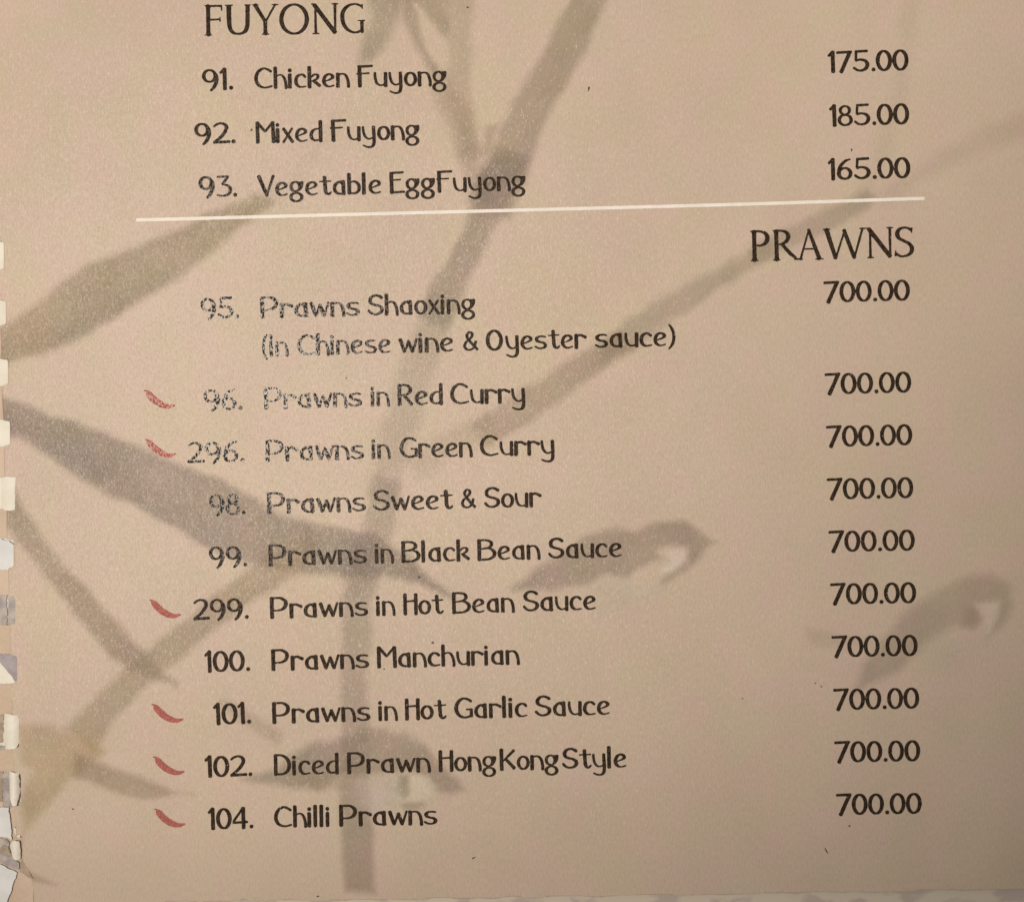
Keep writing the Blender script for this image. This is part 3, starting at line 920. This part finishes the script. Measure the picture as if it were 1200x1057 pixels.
# chilli marks: (left tip x, y, gaps in the ink)
CH = [(168.5, 457.2, 'Prawns in Red Curry', .42), (169.5, 514.5, 'Prawns in Green Curry', .36), (175, 702.5, 'Prawns in Hot Bean Sauce', .1), (177.5, 825.2, 'Prawns in Hot Garlic Sauce', 0), (179, 886.6, 'Diced Prawn HongKongStyle', 0), (180, 948, 'Chilli Prawns', 0)]
for cx, cy, r, brk in CH:
    stem = catmull([(cx, cy + .6), (cx + 2.5, cy + .7), (cx + 4.2, cy + 2.2)], 4)
    body = catmull([(cx + 4, cy + 2.2), (cx + 8, cy + 7.5), (cx + 14, cy + 13), (cx + 21, cy + 17.2), (cx + 28.5, cy + 19.3), (cx + 36.5, cy + 17.6)], 5)
    n = len(body)
    t = np.linspace(0, 1, n)
    rad = np.interp(t, [0, .12, .35, .6, .85, 1], [2.2, 3.7, 4.1, 3.6, 2.3, .9])

    def ff(X, Y, stem=stem, body=body, rad=rad):
        return np.maximum(path_field(X, Y, stem, np.linspace(.7, 1.2, len(stem))), path_field(X, Y, body, rad))
    shape_part('chilli_mark', [(cx - 1, cy - 2), (cx + 40, cy + 24)], M_RED, 'red chilli symbol beside ' + r, cell=.45, rough=.25, fieldf=ff, gap_amt=brk)

# small printed or dirty specks
SP = [(690, 104, 3.2, 1.0, 75), (998, 176, 1.8, .9, 80), (995, 967, 1.3, 1.0, 0), (507, 753, 1.6, 1.3, 0), (450, 784, 1.0, .9, 0), (555, 1005, 2.4, .8, 30), (372, 1051, 1.8, .8, 5), (968, 996, 4.2, .7, -60),
      (962, 804, 1.3, .7, -30), (955, 800, 1.0, .7, 0), (870, 818, 1.0, .7, 40), (548, 9, 1.4, 1.0, 0), (295, 153, 1.6, 1.2, 60), (491, 676, 1.3, 1.2, 0),
      (406, 443, 1.6, .7, 60), (85, 948, 1.1, .9, 0)]
co_, lo_, sz_, off = [], [], [], 0
for sx_, sy_, a, b, rot in SP:
    cr, sr = math.cos(math.radians(rot)), math.sin(math.radians(rot))
    k = 10
    an = np.linspace(0, 2 * math.pi, k, endpoint=False)
    rr = 1 + .25 * np.sin(an * 3 + sx_)
    ux, uy = a * np.cos(an) * rr, b * np.sin(an) * rr
    qx, qy = sx_ + ux * cr - uy * sr, sy_ - (ux * sr + uy * cr)
    x, y = to_xy(qx, qy)
    co_.append(np.stack([x, y, page_z(qx, qy) + 0.00005], 1))
    lo_.append(np.arange(k) + off)
    sz_.append([k])
    off += k
sp = link('specks', raw_mesh('specks', np.concatenate(co_), np.concatenate(lo_), np.concatenate(sz_), M_SPECK), page, 'tiny dark dirt specks')
sp['kind'] = 'stuff'


# ------------------------------------------------------------------ torn binding edge on the left
def slab(name, poly, z0, th, mat, parent=page, label=None, tilt=(0, 0), bow=0.0, cell=1.0):
    """a piece of paper with real thickness; tilt = rise per unit in x, y; bow lifts its middle"""
    p = np.array(poly, float)
    cx, cy = p.mean(0)
    xa, xb, ya, yb = p[:, 0].min() - 2, p[:, 0].max() + 2, p[:, 1].min() - 2, p[:, 1].max() + 2
    U, V = np.meshgrid(np.arange(xa, xb, cell), np.arange(-yb, -ya, cell))
    F = poly_sd(U, -V, poly) + .6 * fbm(U / 3.2, V / 3.2, int(abs(cx * 7 + cy)) % 97, 3)
    u, v, l, s, bdr = contour_mesh(F, xa, -yb, cell)
    x, y = to_xy(u, -v)
    w = max(xb - xa - 4, 1)
    zz = z0 + ((u - cx) * tilt[0] + (-v - cy) * tilt[1]) * S + bow * (1 - np.clip(2 * np.abs(u - cx) / w, 0, 1) ** 2)
    zz = zz + 0.00003 * fbm(u / 4, v / 4, 3, 2)
    co = np.stack([x, y, zz], 1)
    us_, iv = np.unique(bdr.ravel(), return_inverse=True)
    iv = iv.reshape(bdr.shape)
    lw = co[us_].copy()
    lw[:, 2] -= th * .5
    wl = np.stack([bdr[:, 1], bdr[:, 0], len(co) + iv[:, 0], len(co) + iv[:, 1]], 1)
    me = raw_mesh(name, np.concatenate([co, lw]), np.concatenate([l, wl.ravel()]), np.concatenate([s, np.full(len(wl), 4)]), mat)
    me.polygons.foreach_set('use_smooth', np.concatenate([np.full(len(s), True), np.full(len(wl), False)])[:len(me.polygons)])
    return link(name, me, parent, label)


# tabs left between the punched holes
prev = 180
for a, b in HOLES:
    r = float(hole_right((prev + a) / 2)) - 8.3
    if r > -6:
        slab('binding_tab', [(-26, prev + 1.5), (r + 4, prev + 1.5), (r + 5, (prev + a) / 2), (r + 4, a - 1.5), (-26, a - 1.5)], -0.00032, .0001, M_TAB)
    prev = b

# the page below, seen through the holes
under = thing('loose_page', 'pale loose page lying under the punched left edge of the menu page', 'page')
slab('sheet', [(-40, 240), (60, 240), (62, 1100), (-40, 1100)], -0.00085, .0002, M_CREAM, under, cell=3)
P_ = 'grey purple paper flap seen in a punched hole'
slab('flap', [(-10, 697), (6.8, 697), (7.4, 733), (-10, 733)], -0.00062, .0001, M_GREY, under, P_, (.03, 0))
slab('flap', [(8.4, 697), (21, 698), (21, 733), (8.6, 733)], -0.00054, .0001, M_GREY, under, P_, (-.04, 0))
slab('flap', [(-6, 766), (24, 766), (24, 803), (19, 801), (10, 789), (2, 780), (-4, 774)], -0.00050, .0001, M_PURPLE, under, P_, (.02, 0), .0002)
slab('flap', [(1.5, 559), (21, 559), (21, 598), (1.5, 598)], -0.00045, .0001, M_CREAM, under, None, (0, 0), .0003)
slab('flap', [(-12, 628), (10, 634), (19, 641), (18, 668), (-12, 668)], -0.00040, .0001, M_COOL, under, None, (0, 0), .0002)
slab('flap', [(-12, 834), (3.6, 835), (3.0, 870), (-12, 874)], -0.0006, .0001, M_EDGE, under)
slab('flap', [(3.8, 836), (23, 838), (22.5, 870), (19, 877), (2.5, 878)], -0.00045, .00015, M_CREAM, under, 'curled cream flap standing in a punched hole', (0, 0), .0007)
slab('flap', [(-12, 873.5), (13, 873.5), (16, 878.5), (-12, 879)], -0.0002, .00015, M_GREY, under)
slab('flap', [(10, 904), (22, 905), (23.5, 928), (20, 944), (14, 944), (10.5, 925)], -0.00040, .00015, M_CREAM, under, 'curled white flap standing in a punched hole', (0, 0), .0008)
slab('flap', [(3, 904), (9.5, 904), (11.5, 925), (13, 946), (2, 946)], -0.00050, .00015, M_GREY, under, None, (.05, 0))
slab('flap', [(-8, 904), (2.6, 904), (1.8, 946), (-8, 946)], -0.00066, .00015, M_EDGE, under)

# torn corner scraps at lower left
slab('torn_strip', [(-30, 940), (24, 940), (26, 980), (38, 1030), (38, 1062), (-30, 1062)], -.00060, .00015, M_TAB, page, 'peach coloured under layer at the torn lower left corner')
slab('torn_strip', [(-30, 946.5), (9.8, 946), (11.8, 960), (13.6, 977), (13.2, 984), (8, 981), (-30, 977)], -.00030, .00012, M_COOL, page, 'cool white torn strip at the lower left corner', (.03, 0), .0002)
slab('torn_strip', [(-30, 979), (7, 983), (11, 988), (10, 993), (13, 1001), (17, 1008), (23, 1011), (22, 1018.5), (10, 1015), (1, 1010), (-30, 1003)], -.00042, .00012, M_GREY, page, 'crumpled grey torn strip at the lower left corner', (.05, .03), .0002)
slab('torn_strip', [(-4, 997), (4, 990), (9, 992), (13.5, 1003), (8, 1004), (3, 1000)], -.00028, .0001, M_EDGE, page, 'small brown torn scrap at the lower left corner', (.08, .06), .0002)
slab('torn_strip', [(10.5, 990.5), (14, 986.5), (18, 984), (23, 984.5), (24.2, 995), (24, 1006.5), (18, 1008), (14.5, 1002)], -.00022, .00012, M_CREAM, page, 'small bright torn curl at the lower left corner', (.06, -.06), .0006)
slab('torn_strip', [(15.5, 968), (18, 970.5), (22.5, 976.5), (24.5, 983), (20, 982), (17, 977)], -.0002, .0001, M_CREAM, page, None, (.05, 0))
slab('torn_strip', [(-30, 1007), (1, 1013), (12, 1018.5), (20.5, 1022.5), (15, 1037), (6.8, 1062), (-30, 1062)], -.00030, .00016, M_COOL, page, 'white torn flap at the lower left corner', (.02, .02), .0002)
slab('torn_strip', [(23.5, 1012), (26, 1000), (30, 1013), (38, 1030), (33, 1029), (27, 1024), (22.5, 1021)], -.00040, .0001, M_SHADOW, page, 'brown wedge in place of a shadow at the lower left corner', (.05, .05))  # brown piece added where the torn corner lies in shadow
